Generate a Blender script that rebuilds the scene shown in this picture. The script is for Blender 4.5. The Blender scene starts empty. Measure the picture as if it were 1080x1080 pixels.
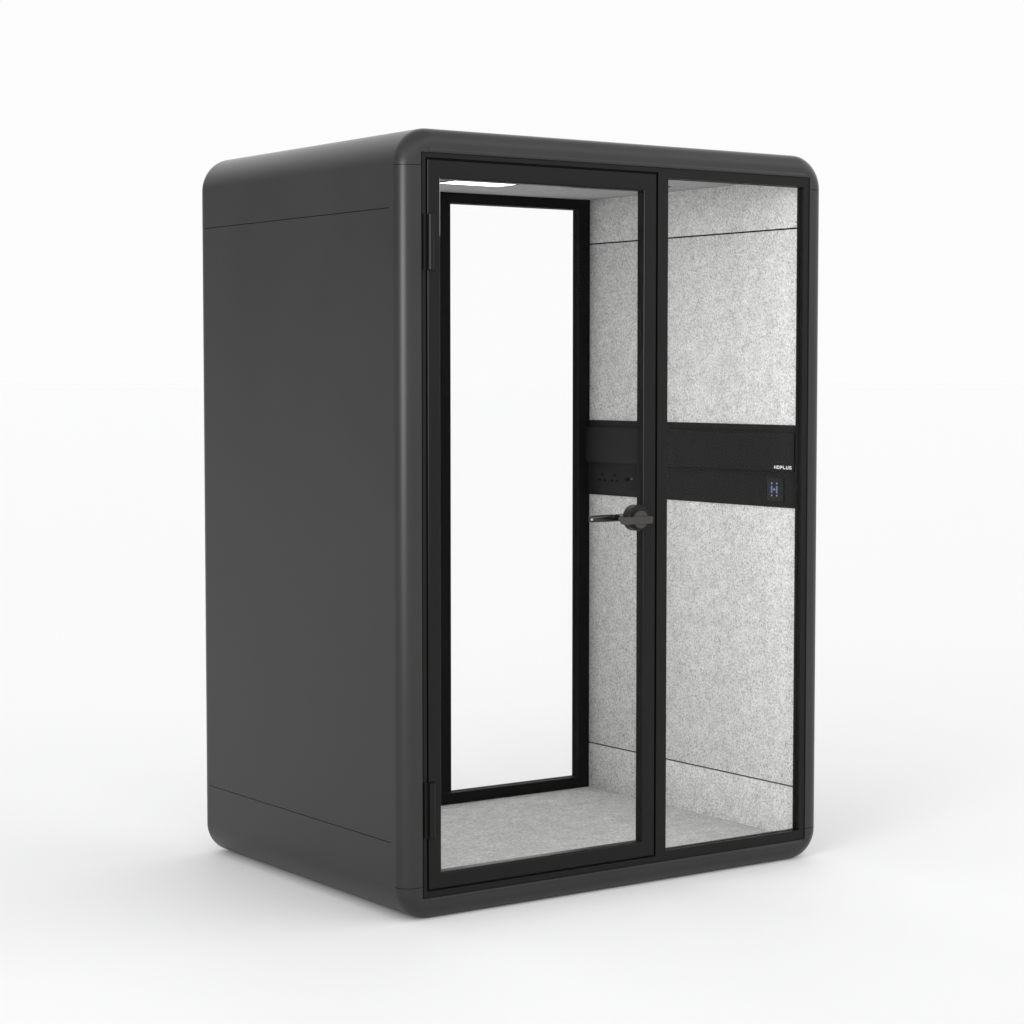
import bpy, bmesh, math
from mathutils import Matrix, Vector

S = bpy.context.scene
COL = S.collection

# ------------------------------------------------------------------ frame of reference
# builder coordinates: x along the front (frame from 0 to 1.488), y into the booth, z up (carpet at 0)
XL, XR, ZB, ZT, YD = -0.065, 1.553, -0.066, 2.2216, 1.250
CEN = Vector((0.744, 0.625, ZB))
RC, RB, RF = 0.108, 0.0985, 0.046            # corner radius of the shell, radius of the soft edge
FR = 1.487                        # right edge of the front frame
ZF = 2.150

# ------------------------------------------------------------------ materials
def nodes_of(name):
    m = bpy.data.materials.new(name)
    m.use_nodes = True
    nt = m.node_tree
    b = nt.nodes['Principled BSDF']
    return m, nt, b

def new(nt, kind, **kw):
    n = nt.nodes.new(kind)
    for k, v in kw.items():
        if k in n.inputs.keys():
            n.inputs[k].default_value = v
        else:
            setattr(n, k, v)
    return n

def coat(name, col, rough, spec, bump=0.03, scale=900.0, var=0.10):
    """powder coat: fine grain in bump, very slight mottling of colour and gloss"""
    m, nt, b = nodes_of(name)
    tc = new(nt, 'ShaderNodeTexCoord')
    big = new(nt, 'ShaderNodeTexNoise', Scale=2.3, Detail=4.0, Roughness=0.6)
    nt.links.new(tc.outputs['Object'], big.inputs['Vector'])
    mr = new(nt, 'ShaderNodeMapRange')
    mr.inputs['From Min'].default_value = 0.3; mr.inputs['From Max'].default_value = 0.7
    mr.inputs['To Min'].default_value = 1 - var; mr.inputs['To Max'].default_value = 1 + var
    nt.links.new(big.outputs['Fac'], mr.inputs['Value'])
    mul = new(nt, 'ShaderNodeVectorMath', operation='SCALE')
    mul.inputs[0].default_value = col
    nt.links.new(mr.outputs['Result'], mul.inputs['Scale'])
    nt.links.new(mul.outputs['Vector'], b.inputs['Base Color'])
    mr2 = new(nt, 'ShaderNodeMapRange')
    mr2.inputs['From Min'].default_value = 0.3; mr2.inputs['From Max'].default_value = 0.7
    mr2.inputs['To Min'].default_value = rough * 0.96; mr2.inputs['To Max'].default_value = rough * 1.04
    nt.links.new(big.outputs['Fac'], mr2.inputs['Value'])
    nt.links.new(mr2.outputs['Result'], b.inputs['Roughness'])
    b.inputs['Specular IOR Level'].default_value = spec
    if bump:
        fine = new(nt, 'ShaderNodeTexNoise', Scale=scale, Detail=2.0)
        nt.links.new(tc.outputs['Object'], fine.inputs['Vector'])
        bp = new(nt, 'ShaderNodeBump', Strength=bump, Distance=0.0004)
        nt.links.new(fine.outputs['Fac'], bp.inputs['Height'])
        nt.links.new(bp.outputs['Normal'], b.inputs['Normal'])
    return m

def felt(name, dark, mid, light, stretch=(1, 1, 1), s1=170.0, s2=30.0, rough=0.95):
    """pressed wool felt: mottled pale grey with short dark and light fibres"""
    m, nt, b = nodes_of(name)
    tc = new(nt, 'ShaderNodeTexCoord')
    mp = new(nt, 'ShaderNodeMapping')
    mp.inputs['Scale'].default_value = stretch
    nt.links.new(tc.outputs['Object'], mp.inputs['Vector'])
    warp = new(nt, 'ShaderNodeTexNoise', Scale=60.0, Detail=2.0)
    nt.links.new(mp.outputs['Vector'], warp.inputs['Vector'])
    wadd = new(nt, 'ShaderNodeMixRGB', blend_type='LINEAR_LIGHT')
    wadd.inputs['Fac'].default_value = 0.006
    nt.links.new(mp.outputs['Vector'], wadd.inputs['Color1'])
    nt.links.new(warp.outputs['Color'], wadd.inputs['Color2'])
    fine = new(nt, 'ShaderNodeTexNoise', Scale=s1, Detail=2.5, Roughness=0.8)
    nt.links.new(wadd.outputs['Color'], fine.inputs['Vector'])
    cr = new(nt, 'ShaderNodeValToRGB')
    e = cr.color_ramp.elements
    e[0].position = 0.33; e[0].color = (*dark, 1)
    e[1].position = 0.64; e[1].color = (*light, 1)
    k = e.new(0.46); k.color = (*mid, 1)
    nt.links.new(fine.outputs['Fac'], cr.inputs['Fac'])
    blot = new(nt, 'ShaderNodeTexNoise', Scale=s2, Detail=5.0, Roughness=0.65)
    nt.links.new(mp.outputs['Vector'], blot.inputs['Vector'])
    mr = new(nt, 'ShaderNodeMapRange')
    mr.inputs['From Min'].default_value = 0.3; mr.inputs['From Max'].default_value = 0.7
    mr.inputs['To Min'].default_value = 0.85; mr.inputs['To Max'].default_value = 1.12
    nt.links.new(blot.outputs['Fac'], mr.inputs['Value'])
    sc = new(nt, 'ShaderNodeVectorMath', operation='SCALE')
    nt.links.new(cr.outputs['Color'], sc.inputs[0])
    nt.links.new(mr.outputs['Result'], sc.inputs['Scale'])
    nt.links.new(sc.outputs['Vector'], b.inputs['Base Color'])
    b.inputs['Roughness'].default_value = rough
    b.inputs['Specular IOR Level'].default_value = 0.1
    b.inputs['Sheen Weight'].default_value = 0.05
    bp = new(nt, 'ShaderNodeBump', Strength=0.35, Distance=0.001)
    nt.links.new(fine.outputs['Fac'], bp.inputs['Height'])
    nt.links.new(bp.outputs['Normal'], b.inputs['Normal'])
    return m

def plain(name, col, rough=0.5, spec=0.5, metal=0.0):
    m, nt, b = nodes_of(name)
    b.inputs['Base Color'].default_value = (*col, 1)
    b.inputs['Roughness'].default_value = rough
    b.inputs['Specular IOR Level'].default_value = spec
    b.inputs['Metallic'].default_value = metal
    return m

def lamp(name, col, strength, base=(0.8, 0.8, 0.8)):
    m, nt, b = nodes_of(name)
    b.inputs['Base Color'].default_value = (*base, 1)
    b.inputs['Emission Color'].default_value = (*col, 1)
    b.inputs['Emission Strength'].default_value = strength
    return m

def glass(name):
    """clear non-reflecting pane"""
    m = bpy.data.materials.new(name); m.use_nodes = True
    nt = m.node_tree; nt.nodes.clear()
    out = new(nt, 'ShaderNodeOutputMaterial')
    tr = new(nt, 'ShaderNodeBsdfTransparent'); tr.inputs['Color'].default_value = (0.998, 0.998, 0.998, 1)
    gl = new(nt, 'ShaderNodeBsdfGlossy'); gl.inputs['Roughness'].default_value = 0.02
    mx = new(nt, 'ShaderNodeMixShader'); mx.inputs['Fac'].default_value = 0.002
    nt.links.new(tr.outputs[0], mx.inputs[1]); nt.links.new(gl.outputs[0], mx.inputs[2])
    nt.links.new(mx.outputs[0], out.inputs['Surface'])
    return m

M = {}
M['shell'] = coat('charcoal_powder_coat', (0.0190, 0.0190, 0.0193), 0.37, 0.31)
M['frame'] = coat('black_frame_coat', (0.0040, 0.0041, 0.0038), 0.35, 0.18, bump=0.02)
M['backframe'] = coat('black_satin_coat', (0.004, 0.0042, 0.004), 0.5, 0.04, bump=0.0)
M['gasket'] = plain('black_rubber', (0.004, 0.004, 0.004), 0.7, 0.1)
M['core'] = plain('black_core', (0.004, 0.004, 0.004), 0.9, 0.05)
M['felt'] = felt('grey_wool_felt', (0.34, 0.34, 0.34), (0.63, 0.63, 0.624), (0.87, 0.87, 0.862))
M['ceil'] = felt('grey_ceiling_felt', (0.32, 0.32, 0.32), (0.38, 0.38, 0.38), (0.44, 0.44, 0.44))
M['carpet'] = felt('grey_loop_carpet', (0.32, 0.32, 0.32), (0.50, 0.50, 0.495), (0.67, 0.67, 0.66), stretch=(0.65, 1.0, 1.0), s1=150.0, s2=18.0)
M['glass'] = glass('clear_glass')
M['edgeglint'] = plain('painted_edge_glint', (0.80, 0.84, 0.82), 0.3, 0.5)
M['led'] = lamp('led_diffuser', (1.0, 1.0, 0.99), 2.8)
M['ledrim'] = plain('led_rim', (0.05, 0.05, 0.05), 0.5, 0.3)
M['strip'] = coat('matt_black_plate', (0.0135, 0.0135, 0.0135), 0.6, 0.16, bump=0.0)
M['ctrl'] = plain('control_glass', (0.0165, 0.0175, 0.0175), 0.5, 0.2)
M['icon'] = lamp('icon_blue', (0.34, 0.45, 0.95), 0.28, (0.05, 0.06, 0.1))
M['dot'] = lamp('icon_violet', (0.62, 0.55, 1.0), 0.42, (0.05, 0.05, 0.1))
M['green'] = lamp('indicator_green', (0.1, 0.5, 0.3), 0.07, (0.02, 0.04, 0.03))
M['letter'] = plain('white_print', (0.92, 0.92, 0.91), 0.5, 0.3)
M['hole'] = plain('socket_hole', (0.0075, 0.0075, 0.0075), 0.8, 0.05)
M['lever'] = coat('dark_bronze_grey_metal', (0.040, 0.038, 0.035), 0.42, 0.28, bump=0.0)
M['rose'] = coat('black_handle_metal', (0.008, 0.008, 0.0077), 0.40, 0.20, bump=0.0)
M['gloss'] = plain('gloss_black_metal', (0.006, 0.006, 0.006), 0.16, 0.6)
M['leverglint'] = plain('lever_glint', (0.55, 0.55, 0.55), 0.2, 0.5, 1.0)

# ------------------------------------------------------------------ mesh helpers
def tidy(bm, bevel=0.0):
    bmesh.ops.remove_doubles(bm, verts=bm.verts, dist=1e-6)
    bmesh.ops.dissolve_degenerate(bm, edges=bm.edges, dist=1e-7)
    bmesh.ops.recalc_face_normals(bm, faces=bm.faces)
    if bevel:
        es = [e for e in bm.edges if len(e.link_faces) == 2 and e.calc_face_angle(0) > math.radians(40)]
        bmesh.ops.bevel(bm, geom=es, offset=bevel, segments=2, profile=0.5, affect='EDGES', clamp_overlap=True)

def link(name, bm, mats, parent, smooth=35.0, bevel=0.0, label=None):
    tidy(bm, bevel)
    for v in bm.verts:
        v.co -= CEN
    me = bpy.data.meshes.new(name)
    bm.to_mesh(me); bm.free()
    for m in (mats if isinstance(mats, (list, tuple)) else [mats]):
        me.materials.append(m)
    for p in me.polygons:
        p.use_smooth = True
    me.set_sharp_from_angle(angle=math.radians(smooth))
    o = bpy.data.objects.new(name, me)
    COL.objects.link(o)
    o.parent = parent
    if label:
        o['label'] = label
    return o

def box(bm, x0, x1, y0, y1, z0, z1, mi=0):
    v = [bm.verts.new((x, y, z)) for x in (x0, x1) for y in (y0, y1) for z in (z0, z1)]
    for f in ((0, 1, 3, 2), (4, 6, 7, 5), (0, 4, 5, 1), (2, 3, 7, 6), (0, 2, 6, 4), (1, 5, 7, 3)):
        bm.faces.new([v[i] for i in f]).material_index = mi

def B(*a):
    bm = bmesh.new(); box(bm, *a); return bm

def ring(bm, x0, x1, z0, z1, prof, mi=0, k=(1, 1, 1, 1)):
    """mitred rectangular frame: prof is a closed list of (inset from the outer edge, y)"""
    loops = []
    for ins, y in prof:
        loops.append([bm.verts.new(p) for p in ((x0 + ins * k[0], y, z0 + ins * k[2]), (x1 - ins * k[1], y, z0 + ins * k[2]),
                                                (x1 - ins * k[1], y, z1 - ins * k[3]), (x0 + ins * k[0], y, z1 - ins * k[3]))])
    n = len(loops)
    for i in range(n):
        a, b = loops[i], loops[(i + 1) % n]
        for q in range(4):
            bm.faces.new((a[q], a[(q + 1) % 4], b[(q + 1) % 4], b[q])).material_index = mi

def plate(bm, xs, zs, solid, y0, y1):
    """flat plate with openings on a grid: one skin without inner faces"""
    F = {}; Bk = {}
    for i, x in enumerate(xs):
        for j, z in enumerate(zs):
            F[i, j] = bm.verts.new((x, y0, z)); Bk[i, j] = bm.verts.new((x, y1, z))
    on = lambda i, j: 0 <= i < len(xs) - 1 and 0 <= j < len(zs) - 1 and solid(i, j)
    for i in range(len(xs) - 1):
        for j in range(len(zs) - 1):
            if not on(i, j):
                continue
            c = ((i, j), (i + 1, j), (i + 1, j + 1), (i, j + 1))
            bm.faces.new([F[k] for k in c]); bm.faces.new([Bk[k] for k in reversed(c)])
            for (di, dj), (p, q) in (((0, -1), (0, 1)), ((1, 0), (1, 2)), ((0, 1), (2, 3)), ((-1, 0), (3, 0))):
                if not on(i + di, j + dj):
                    bm.faces.new((F[c[p]], F[c[q]], Bk[c[q]], Bk[c[p]]))
    for v in [v for v in bm.verts if not v.link_faces]:
        bm.verts.remove(v)

def cyl(bm, c, r, axis, length, seg=48, mi=0, ch=0.0):
    """capped cylinder along axis from c, with chamfered rims"""
    ax = Vector(axis).normalized()
    u = ax.orthogonal().normalized(); w = ax.cross(u)
    st = [(0, r - ch), (ch, r), (length - ch, r), (length, r - ch)] if ch else [(0, r), (length, r)]
    L = []
    for d, rr in st:
        L.append([bm.verts.new(Vector(c) + ax * d + (u * math.cos(t) + w * math.sin(t)) * rr)
                  for t in (2 * math.pi * k / seg for k in range(seg))])
    for a, b in zip(L, L[1:]):
        for k in range(seg):
            bm.faces.new((a[k], a[(k + 1) % seg], b[(k + 1) % seg], b[k])).material_index = mi
    bm.faces.new(L[0]).material_index = mi
    bm.faces.new(list(reversed(L[-1]))).material_index = mi

def prism(bm, pts, y0, y1, mi=0):
    """outline in (x,z) pushed from y0 to y1"""
    a = [bm.verts.new((x, y0, z)) for x, z in pts]
    b = [bm.verts.new((x, y1, z)) for x, z in pts]
    bm.faces.new(a).material_index = mi
    bm.faces.new(list(reversed(b))).material_index = mi
    n = len(pts)
    for k in range(n):
        bm.faces.new((a[k], b[k], b[(k + 1) % n], a[(k + 1) % n])).material_index = mi

def arc(cx, cz, r, a0, a1, n):
    return [(cx + r * math.cos(math.radians(a0 + (a1 - a0) * i / n)), cz + r * math.sin(math.radians(a0 + (a1 - a0) * i / n))) for i in range(n + 1)]

# outline of the shell seen from the front, with the outward normal at each point and the matching corner of the opening
NA = 20
def outline(z_left, upper, z_right=None):
    """the part of the outline above (or below) a level, from left to right"""
    z_right = z_left if z_right is None else z_right
    P = []
    if upper:
        P.append((XL, z_left, 180, (0.0, z_left)))
        for i in range(NA + 1):
            a = 180 - 90 * i / NA
            P.append((XL + RC + RC * math.cos(math.radians(a)), ZT - RC + RC * math.sin(math.radians(a)), a, (0.0, ZF)))
        for i in range(NA + 1):
            a = 90 - 90 * i / NA
            P.append((XR - RC + RC * math.cos(math.radians(a)), ZT - RC + RC * math.sin(math.radians(a)), a, (FR + 0.001, ZF)))
        P.append((XR, z_right, 0, (FR + 0.001, z_right)))
    else:
        P.append((XL, z_left, 180, (0.0, z_left)))
        for i in range(NA + 1):
            a = 180 + 90 * i / NA
            P.append((XL + RB + RB * math.cos(math.radians(a)), ZB + RB + RB * math.sin(math.radians(a)), a, (0.0, 0.0)))
        for i in range(NA + 1):
            a = 270 + 90 * i / NA
            P.append((XR - RB + RB * math.cos(math.radians(a)), ZB + RB + RB * math.sin(math.radians(a)), a, (FR + 0.001, 0.0)))
        P.append((XR, z_right, 0, (FR + 0.001, z_right)))
    return P

NF = 14
def rim(P, back):
    """soft edge swept along an outline, closing with a flat face round the opening"""
    bm = bmesh.new()
    rows = []
    for x, z, a, cor in P:
        ca, sa = math.cos(math.radians(a)), math.sin(math.radians(a))
        row = [(x - 0.010 * ca, RF, z - 0.010 * sa)]
        for k in range(NF + 1):
            t = math.pi / 2 * k / NF
            off, y = RF * (1 - math.cos(t)), RF * (1 - math.sin(t))
            row.append((x - off * ca, y, z - off * sa))
        row.append((cor[0], 0.0, cor[1]))
        row.append((cor[0], 0.040, cor[1]))
        rows.append([bm.verts.new((p[0], YD - p[1] if back else p[1], p[2])) for p in row])
    n = len(rows[0])
    for r0, r1 in zip(rows, rows[1:]):
        for k in range(n):
            q = (r0[k], r0[(k + 1) % n], r1[(k + 1) % n], r1[k])
            try:
                bm.faces.new(q)
            except ValueError:
                pass
    bm.faces.new(rows[0]); bm.faces.new(list(reversed(rows[-1])))
    return bm

def skin(P, y0, y1, th=0.006):
    """sheet following an outline, th thick, from y0 to y1"""
    bm = bmesh.new()
    rows = []
    for x, z, a, _ in P:
        ca, sa = math.cos(math.radians(a)), math.sin(math.radians(a))
        rows.append([bm.verts.new(p) for p in ((x, y0, z), (x, y1, z), (x - th * ca, y1, z - th * sa), (x - th * ca, y0, z - th * sa))])
    for r0, r1 in zip(rows, rows[1:]):
        for k in range(4):
            bm.faces.new((r0[k], r0[(k + 1) % 4], r1[(k + 1) % 4], r1[k]))
    bm.faces.new(rows[0]); bm.faces.new(list(reversed(rows[-1])))
    return bm

# ------------------------------------------------------------------ the booth
booth = bpy.data.objects.new('office_booth', None)
COL.objects.link(booth)
booth.empty_display_size = 0.3
booth['label'] = 'charcoal grey soundproof office booth with rounded corners, black framed glass door and grey felt inside'
booth['category'] = 'office booth'

ZS1, ZS2 = 0.1617, 1.9925          # seams of the side panels
ZC1, ZC2 = 0.0345, 2.1120          # joints of the corner posts
Y0, Y1 = RF + 0.0001, YD - RF - 0.0001
G = 0.0010

roof = link('roof', skin(outline(ZS2 + G, True), Y0, Y1), M['shell'], booth)
base = link('base', skin(outline(ZS1 - G, False), Y0, Y1), M['shell'], booth)
for x0, x1 in ((XL, XL + 0.006), (XR - 0.006, XR)):
    bm = B(x0, x1, Y0, Y1, ZS1 + G, ZS2 - G)
    for za, zb in ((ZS1 - G, ZS1 + G), (ZS2 - G, ZS2 + G)):      # the joint stops short of the soft edges
        for ya, yb in ((Y0, 0.0690), (YD - 0.0520, Y1)):
            box(bm, x0, x1, ya, yb, za, zb)
    link('side_panel', bm, M['shell'], booth)

# black structural core between the outer skin and the felt
bm = bmesh.new()
x0, x1, z0, z1 = XL + 0.009, XR - 0.009, ZB + 0.009, ZT - 0.009
xi0, xi1, zi0, zi1 = -0.012, 1.507, -0.012, 2.164
r = RC - 0.009
pts = (arc(x1 - r, z1 - r, r, 0, 90, 12) + arc(x0 + r, z1 - r, r, 90, 180, 12)
       + arc(x0 + r, z0 + r, r, 180, 270, 12) + arc(x1 - r, z0 + r, r, 270, 360, 12))
inn = [(xi1, zi1)] * 13 + [(xi0, zi1)] * 13 + [(xi0, zi0)] * 13 + [(xi1, zi0)] * 13
L = []
for ring_pts, y in ((pts, 0.0415), (pts, YD - 0.0415), (inn, YD - 0.0415), (inn, 0.0415)):
    L.append([bm.verts.new((x, y, z)) for x, z in ring_pts])
n = len(pts)
for i in range(4):
    a, b = L[i], L[(i + 1) % 4]
    for k in range(n):
        bm.faces.new((a[k], a[(k + 1) % n], b[(k + 1) % n], b[k]))
link('wall_core', bm, M['core'], booth)

for back in (False, True):
    top = link('roof_rim', rim(outline(ZC2 + 0.0008, True), back), M['shell'], booth, 30)
    bot = link('base_rim', rim(outline(ZC1 - 0.0008, False), back), M['shell'], booth, 30)
    for left in (True, False):
        P = [((XL if left else XR), z, 180 if left else 0, ((0.0 if left else FR + 0.001), z)) for z in (ZC1 + 0.0008, ZC2 - 0.0008)]
        link('corner_post', rim(P, back), M['shell'], booth, 30)
    ya, yb = (-0.0012, 0.004) if not back else (YD - 0.004, YD + 0.0012)
    link('trim_strip', B(0.0256, 1.4700, ya, yb, ZF + 0.0006, ZF + 0.0118), M['shell'], top, bevel=0.0006)
    link('trim_strip', B(0.0256, 1.4700, ya, yb, -0.0108, -0.0006), M['shell'], bot, bevel=0.0006)

# ---------------------------------------------------------------- front frame with the fixed pane
xs = [0.0050, 0.0170, 0.8650, 0.9050, 1.4630, FR]
zs = [0.0008, 0.0190, 0.0320, 2.1190, 2.1358, ZF - 0.0008]
def solid(i, j):
    if i in (0, 2, 4):
        return True
    if i == 1:
        return j in (0, 4)
    return j in (0, 1, 3, 4)
bm = bmesh.new(); plate(bm, xs, zs, solid, 0.0030, 0.0320)
# bead that holds the pane, a step inside the opening
ring(bm, 0.9053, 1.4627, 0.0323, 2.1187, [(0.0, 0.018), (0.0012, 0.018), (0.0012, 0.0315), (0.0, 0.0315)])
frame = link('front_frame', bm, M['frame'], booth, 20)
bm = bmesh.new()
ring(bm, 0.0040, 0.8800, 0.0040, 2.1460, [(0.0, 0.0335), (0.036, 0.0335), (0.036, 0.046), (0.0, 0.046)])
ring(bm, 0.0174, 0.8646, 0.0194, 2.1354, [(0.0, 0.0085), (0.0044, 0.0085), (0.0044, 0.0330), (0.0, 0.0330)])
link('door_seal', bm, M['gasket'], frame, 20)
link('glass_pane', B(0.9066, 1.4614, 0.0235, 0.0285, 0.0336, 2.1174), M['glass'], frame)

# ---------------------------------------------------------------- door
DX0, DX1, DZ0, DZ1 = 0.0222, 0.8556, 0.0252, 2.1290
DK = (1.0, 1.05, 1.06, 1.20)
bm = bmesh.new()
ring(bm, DX0, DX1, DZ0, DZ1, [(0.0, 0.0325), (0.0, 0.0012), (0.0012, 0.0), (0.0375, 0.0), (0.0398, 0.0004), (0.0419, 0.0014),
                              (0.0434, 0.0032), (0.0442, 0.0056), (0.0445, 0.0085), (0.0445, 0.0325)], 0, DK)
door = link('door', bm, M['frame'], booth, 20)
link('gap_seal', B(0.0003, 0.0048, 0.0045, 0.0300, 0.0015, ZF - 0.0015), M['gasket'], frame)
link('glass_pane', B(DX0 + 0.0447, DX1 - 0.0469, 0.0240, 0.0300, DZ0 + 0.0474, DZ1 - 0.0536), M['glass'], door)
link('edge_glint', B(DX0 + 0.0412, DX0 + 0.0426, 0.0016, 0.0040, DZ1 - 0.215, DZ1 - 0.0500), M['edgeglint'], door)  # pale strip painted as light on the glass edge, short like its fade
for za, zb in ((1.8155, 1.9750), (0.1765, 0.3387)):
    bm = bmesh.new()
    cyl(bm, (0.0290, -0.0055, za), 0.0100, (0, 0, 1), zb - za, 32, 0, 0.0015)
    box(bm, 0.0290, 0.0580, -0.0030, 0.0010, za, zb)
    box(bm, 0.0070, 0.0200, -0.0012, 0.0036, za, zb)
    link('hinge', bm, M['frame'], door, 40)

HX, HZ = 0.779, 1.0755
bm = bmesh.new()
cyl(bm, (HX, 0.0150, HZ + 0.004), 0.0400, (0, -1, 0), 0.0330, 72, 0, 0.0018)     # rose
cyl(bm, (HX, -0.0182, HZ), 0.0270, (0, -1, 0), 0.0105, 64, 1, 0.0010)            # hub
z0, z1 = HZ - 0.0135, HZ + 0.0090
c = 0.5 * (z0 + z1); hh = 0.5 * (z1 - z0)
pts = arc(0.8215 - 0.006, z1 - 0.006, 0.006, 90, 0, 6) + arc(0.8215 - 0.006, z0 + 0.006, 0.006, 0, -90, 6) \
    + arc(0.6960 + 0.016, z0 + 0.012, 0.012, 270, 190, 6) + arc(0.6930 + 0.006, z1 - 0.006, 0.006, 180, 90, 6)
prism(bm, pts, -0.0330, -0.0235, 1)
link('door_handle', bm, [M['rose'], M['lever']], door, 40, label='dark bronze grey lever on round black rose')

bm = bmesh.new()                                                                  # inner lever, seen through the glass
cyl(bm, (HX, 0.0310, HZ), 0.0180, (0, 1, 0), 0.0120, 40, 0, 0.001)
cyl(bm, (HX, 0.0430, HZ), 0.0090, (0, 1, 0), 0.0340, 32, 0)
pr = []
for t, rr in ((0.0, 0.0070), (0.0015, 0.0090), (0.006, 0.0105), (0.060, 0.0112), (0.130, 0.0115), (0.137, 0.0095)):
    pr.append([bm.verts.new((0.6620 + t, 0.0800 + rr * 0.8 * math.cos(q), HZ + rr * math.sin(q)))
               for q in (2 * math.pi * k / 28 for k in range(28))])
for a, b in zip(pr, pr[1:]):
    for k in range(28):
        bm.faces.new((a[k], a[(k + 1) % 28], b[(k + 1) % 28], b[k]))
bm.faces.new(pr[0]); bm.faces.new(list(reversed(pr[-1])))
cyl(bm, (0.6640, 0.0705, HZ - 0.001), 0.0036, (-0.3, -1, 0), 0.0014, 20, 1)  # bright metal discs put in as highlights on the lever
cyl(bm, (0.7560, 0.0700, HZ + 0.006), 0.0060, (-0.2, -1, 0), 0.0020, 20, 1)
link('inner_handle', bm, [M['gloss'], M['leverglint']], door, 40, label='gloss black inner lever seen through the glass')

# ---------------------------------------------------------------- back wall: black frame with two panes
bm = bmesh.new()
BY = 1.1840
plate(bm, [-0.0010, 0.0450, 0.8250, 0.8630, 1.4470, 1.4960], [-0.0060, 0.0365, 2.1165, 2.1520],
      lambda i, j: i in (0, 2, 4) or j in (0, 2), BY, 1.2205)
box(bm, 0.8633, 0.8895, 1.1900, 1.2200, 0.0370, 2.1160)
ring(bm, 0.8898, 1.4467, 0.0368, 2.1162, [(0.0, 1.2060), (0.0012, 1.2060), (0.0012, 1.2200), (0.0, 1.2200)])
bk = link('back_frame', bm, M['backframe'], booth, 20)
link('glass_pane', B(0.8912, 1.4454, 1.2120, 1.2180, 0.0382, 2.1148), M['glass'], bk)
link('glass_pane', B(0.0452, 0.8248, 1.2120, 1.2180, 0.0367, 2.1163), M['glass'], bk)

# ---------------------------------------------------------------- lining
FY0, FY1 = 0.0470, BY - 0.0015
for xa, xb in ((1.4950, 1.5050), (-0.0100, 0.0000)):
    for za, zb in ((-0.0038, ZS1 - 0.0026), (ZS1 + 0.0026, ZS2 - 0.0026), (ZS2 + 0.0026, 2.1522)):
        link('felt_panel', B(xa, xb, FY0, FY1, za, zb), M['felt'], booth, bevel=0.0006)
link('carpet', B(-0.0095, 1.5045, FY0, FY1, -0.0110, -0.0040), M['carpet'], booth)
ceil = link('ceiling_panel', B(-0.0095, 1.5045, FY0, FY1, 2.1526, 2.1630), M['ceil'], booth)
link('vent_slot', B(1.1000, 1.3570, 0.5480, 0.5600, 2.1505, 2.1540), M['hole'], ceil)
bm = bmesh.new()
LX0, LX1, LY0, LY1 = 0.612, 0.878, 0.350, 0.880
for a in ((LX0, LX1, LY0, LY0 + 0.006), (LX0, LX1, LY1 - 0.006, LY1), (LX0, LX0 + 0.006, LY0 + 0.0061, LY1 - 0.0061), (LX1 - 0.006, LX1, LY0 + 0.0061, LY1 - 0.0061)):
    box(bm, a[0], a[1], a[2], a[3], 2.1490, 2.1535)
cl = link('ceiling_light', bm, M['ledrim'], booth)
link('diffuser', B(LX0 + 0.0065, LX1 - 0.0065, LY0 + 0.0065, LY1 - 0.0065, 2.1502, 2.1532), M['led'], cl)

# ---------------------------------------------------------------- black service strip on the right wall
st = link('service_strip', B(1.4905, 1.4948, 0.0520, 1.1810, 1.0805, 1.3525), M['strip'], booth, bevel=0.0005)
link('cover_box', B(1.4760, 1.4902, 0.0550, 1.1780, 1.2005, 1.3275), M['strip'], st, bevel=0.0012)
link('socket_plate', B(1.4885, 1.4903, 0.8000, 1.1600, 1.1050, 1.1795), M['strip'], st, bevel=0.0006)

def on_wall(bm, y, z, hy, hz, x0, x1, mi=0):
    box(bm, x0, x1, y - hy, y + hy, z - hz, z + hz, mi)

for y in (1.0965, 1.0230):                     # two three-pin outlets
    bm = bmesh.new()
    on_wall(bm, y, 1.1545, 0.0050, 0.0050, 1.4876, 1.4887)
    on_wall(bm, y + 0.0150, 1.1350, 0.0065, 0.0036, 1.4876, 1.4887)
    on_wall(bm, y - 0.0160, 1.1350, 0.0065, 0.0036, 1.4876, 1.4887)
    link('socket', bm, M['hole'], st)
bm = bmesh.new()
for i, y in enumerate((0.9560, 0.9480, 0.9400)):
    on_wall(bm, y, 1.1425, 0.0032, 0.0060, 1.4876, 1.4887)
on_wall(bm, 0.9235, 1.1455, 0.0060, 0.0036, 1.4876, 1.4887, 1)
link('charging_ports', bm, [M['hole'], M['green']], st)

link('control_panel', B(1.4860, 1.4903, 0.1150, 0.1950, 1.1020, 1.1785), M['ctrl'], st, bevel=0.0008)
bm = bmesh.new()
CY, CZ = 0.1590, 1.1392
for s in (-1, 1):
    on_wall(bm, CY + s * 0.0125, CZ, 0.0034, 0.0120, 1.4852, 1.4861, 0)
    for t in (-1, 1):
        on_wall(bm, CY + s * 0.0125, CZ + t * 0.0200, 0.0028, 0.0024, 1.4852, 1.4861, 1)
on_wall(bm, CY, CZ, 0.0036, 0.0030, 1.4852, 1.4861, 1)
link('control_icon', bm, [M['icon'], M['dot']], st)

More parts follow.
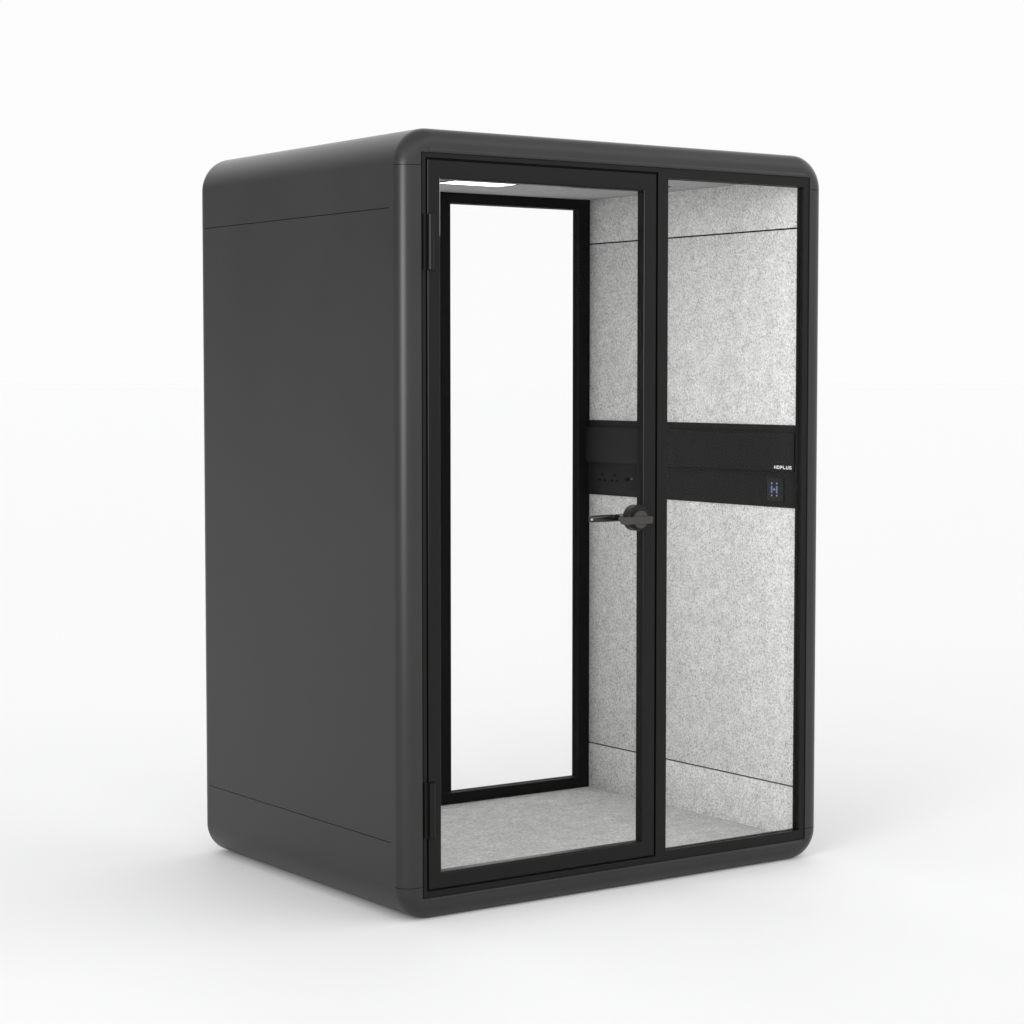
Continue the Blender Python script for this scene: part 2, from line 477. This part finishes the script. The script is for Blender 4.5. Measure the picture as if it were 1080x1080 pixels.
# lettering HDPLUS in wide strokes (read from the left, so it runs towards the front)
bm = bmesh.new()
TY, TZ, CW, CH, GP = 0.1485, 1.2085, 0.0108, 0.0106, 0.0037
glyph = {
    'H': [(0, 0, .2, 1), (.8, 0, 1, 1), (.2, .41, .8, .60)],
    'D': [(0, 0, .2, 1), (.2, 0, .85, .19), (.2, .81, .85, 1), (.8, .1, 1, .9)],
    'P': [(0, 0, .2, 1), (.2, .81, .9, 1), (.2, .32, .9, .51), (.8, .40, 1, .92)],
    'L': [(0, 0, .2, 1), (.2, 0, 1, .20)],
    'U': [(0, .08, .2, 1), (.8, .08, 1, 1), (.1, 0, .9, .19)],
    'S': [(0, 0, .92, .19), (.08, .41, .92, .60), (.08, .81, 1, 1), (0, .50, .2, .92), (.8, .08, 1, .51)],
}
for i, ch in enumerate('HDPLUS'):
    for k, (a, b, c, d) in enumerate(glyph[ch]):
        y = TY - i * (CW + GP)
        box(bm, 1.4755 - 0.00003 * k, 1.4761, y - c * CW, y - a * CW, TZ + b * CH, TZ + d * CH)
me = link('lettering', bm, M['letter'], st, label='white HDPLUS lettering')

# ------------------------------------------------------------------ studio floor
m, nt, b = nodes_of('white_studio_floor')
tc = new(nt, 'ShaderNodeTexCoord')
nz = new(nt, 'ShaderNodeTexNoise', Scale=1.6, Detail=3.0)
nt.links.new(tc.outputs['Object'], nz.inputs['Vector'])
cr = new(nt, 'ShaderNodeValToRGB')
cr.color_ramp.elements[0].color = (0.828, 0.828, 0.830, 1)
cr.color_ramp.elements[1].color = (0.838, 0.838, 0.840, 1)
nt.links.new(nz.outputs['Fac'], cr.inputs['Fac'])
nt.links.new(cr.outputs['Color'], b.inputs['Base Color'])
b.inputs['Roughness'].default_value = 0.6
b.inputs['Specular IOR Level'].default_value = 0.05
bm = bmesh.new()
bmesh.ops.create_circle(bm, cap_ends=True, segments=128, radius=400.0)
me = bpy.data.meshes.new('floor'); bm.to_mesh(me); bm.free(); me.materials.append(m)
fl = bpy.data.objects.new('floor', me); COL.objects.link(fl)
fl.location = (0, 0, -0.0006)
fl['kind'] = 'structure'
fl['label'] = 'seamless white studio floor under the booth'

# ------------------------------------------------------------------ light
W = bpy.data.worlds.new('World'); S.world = W; W.use_nodes = True
nt = W.node_tree
bg = nt.nodes['Background']
tc = new(nt, 'ShaderNodeTexCoord')
sp = new(nt, 'ShaderNodeSeparateXYZ')
nt.links.new(tc.outputs['Generated'], sp.inputs[0])
cr = new(nt, 'ShaderNodeValToRGB')                 # white surround: brighter mid-height band added to widen the floor shadow
e = cr.color_ramp.elements
e[0].position = 0.17; e[0].color = (0.976, 0.976, 0.976, 1)
e[1].position = 0.90; e[1].color = (0.80, 0.80, 0.80, 1)
for pos, v in ((0.28, 1.75), (0.52, 1.65), (0.75, 0.95)):
    k = e.new(pos); k.color = (v, v, v, 1)
nt.links.new(sp.outputs['Z'], cr.inputs['Fac'])
dt = new(nt, 'ShaderNodeVectorMath', operation='DOT_PRODUCT')   # surround darkened at far left, added to dim the side panel's reflections
dt.inputs[1].default_value = (-0.80, 0.60, 0.0)
nt.links.new(tc.outputs['Generated'], dt.inputs[0])
mr = new(nt, 'ShaderNodeMapRange'); mr.interpolation_type = 'SMOOTHSTEP'
mr.inputs['From Min'].default_value = 0.50; mr.inputs['From Max'].default_value = 0.95
mr.inputs['To Min'].default_value = 1.0; mr.inputs['To Max'].default_value = 0.26
nt.links.new(dt.outputs['Value'], mr.inputs['Value'])
sc = new(nt, 'ShaderNodeVectorMath', operation='SCALE')
nt.links.new(cr.outputs['Color'], sc.inputs[0]); nt.links.new(mr.outputs['Result'], sc.inputs['Scale'])
df = new(nt, 'ShaderNodeVectorMath', operation='DOT_PRODUCT')   # unseen brightening behind the camera, added to lift the booth front
df.inputs[1].default_value = (0.25, -0.97, 0.0)
nt.links.new(tc.outputs['Generated'], df.inputs[0])
mf = new(nt, 'ShaderNodeMapRange'); mf.interpolation_type = 'SMOOTHSTEP'
mf.inputs['From Min'].default_value = 0.05; mf.inputs['From Max'].default_value = 0.90
mf.inputs['To Min'].default_value = 1.0; mf.inputs['To Max'].default_value = 1.20
nt.links.new(df.outputs['Value'], mf.inputs['Value'])
s2 = new(nt, 'ShaderNodeVectorMath', operation='SCALE')
nt.links.new(sc.outputs['Vector'], s2.inputs[0]); nt.links.new(mf.outputs['Result'], s2.inputs['Scale'])
nt.links.new(s2.outputs['Vector'], bg.inputs['Color'])
bg.inputs['Strength'].default_value = 1.0

def area(name, loc, target, sx, sy, watts):
    d = bpy.data.lights.new(name, 'AREA'); d.shape = 'RECTANGLE'; d.size = sx; d.size_y = sy; d.energy = watts
    o = bpy.data.objects.new(name, d); COL.objects.link(o)
    o.location = loc
    o.rotation_euler = (Vector(target) - Vector(loc)).to_track_quat('-Z', 'Y').to_euler()
    return o
k = area('large_softbox', (-5.2, -2.9, 2.05), (-0.6, -0.4, 1.95), 2.6, 1.7, 36)
k.data.spread = math.radians(74)     # honeycomb grid keeps it off the floor

# ------------------------------------------------------------------ camera
f_px, yaw, pitch = 2392.64, math.radians(35.1273), math.radians(3.45528)
cam = bpy.data.cameras.new('camera'); co = bpy.data.objects.new('camera', cam); COL.objects.link(co)
fw = Vector((math.sin(yaw) * math.cos(pitch), math.cos(yaw) * math.cos(pitch), -math.sin(pitch)))
rt = Vector((math.cos(yaw), -math.sin(yaw), 0)); up = rt.cross(fw)
mat = Matrix((rt, up, -fw)).transposed().to_4x4()
mat.translation = Vector((-3.5242, -5.4583, 1.5162)) - CEN
co.matrix_world = mat
cam.sensor_width = 36.0; cam.lens = f_px / 1080 * 36.0
cam.clip_start = 0.1; cam.clip_end = 2000
S.camera = co

S.render.engine = 'CYCLES'
S.view_settings.view_transform = 'Standard'
S.view_settings.look = 'None'
S.view_settings.exposure = 0; S.view_settings.gamma = 1
S.view_settings.use_curve_mapping = False
S.cycles.max_bounces = 10; S.cycles.diffuse_bounces = 6; S.cycles.transparent_max_bounces = 16
S.cycles.sample_clamp_indirect = 6.0
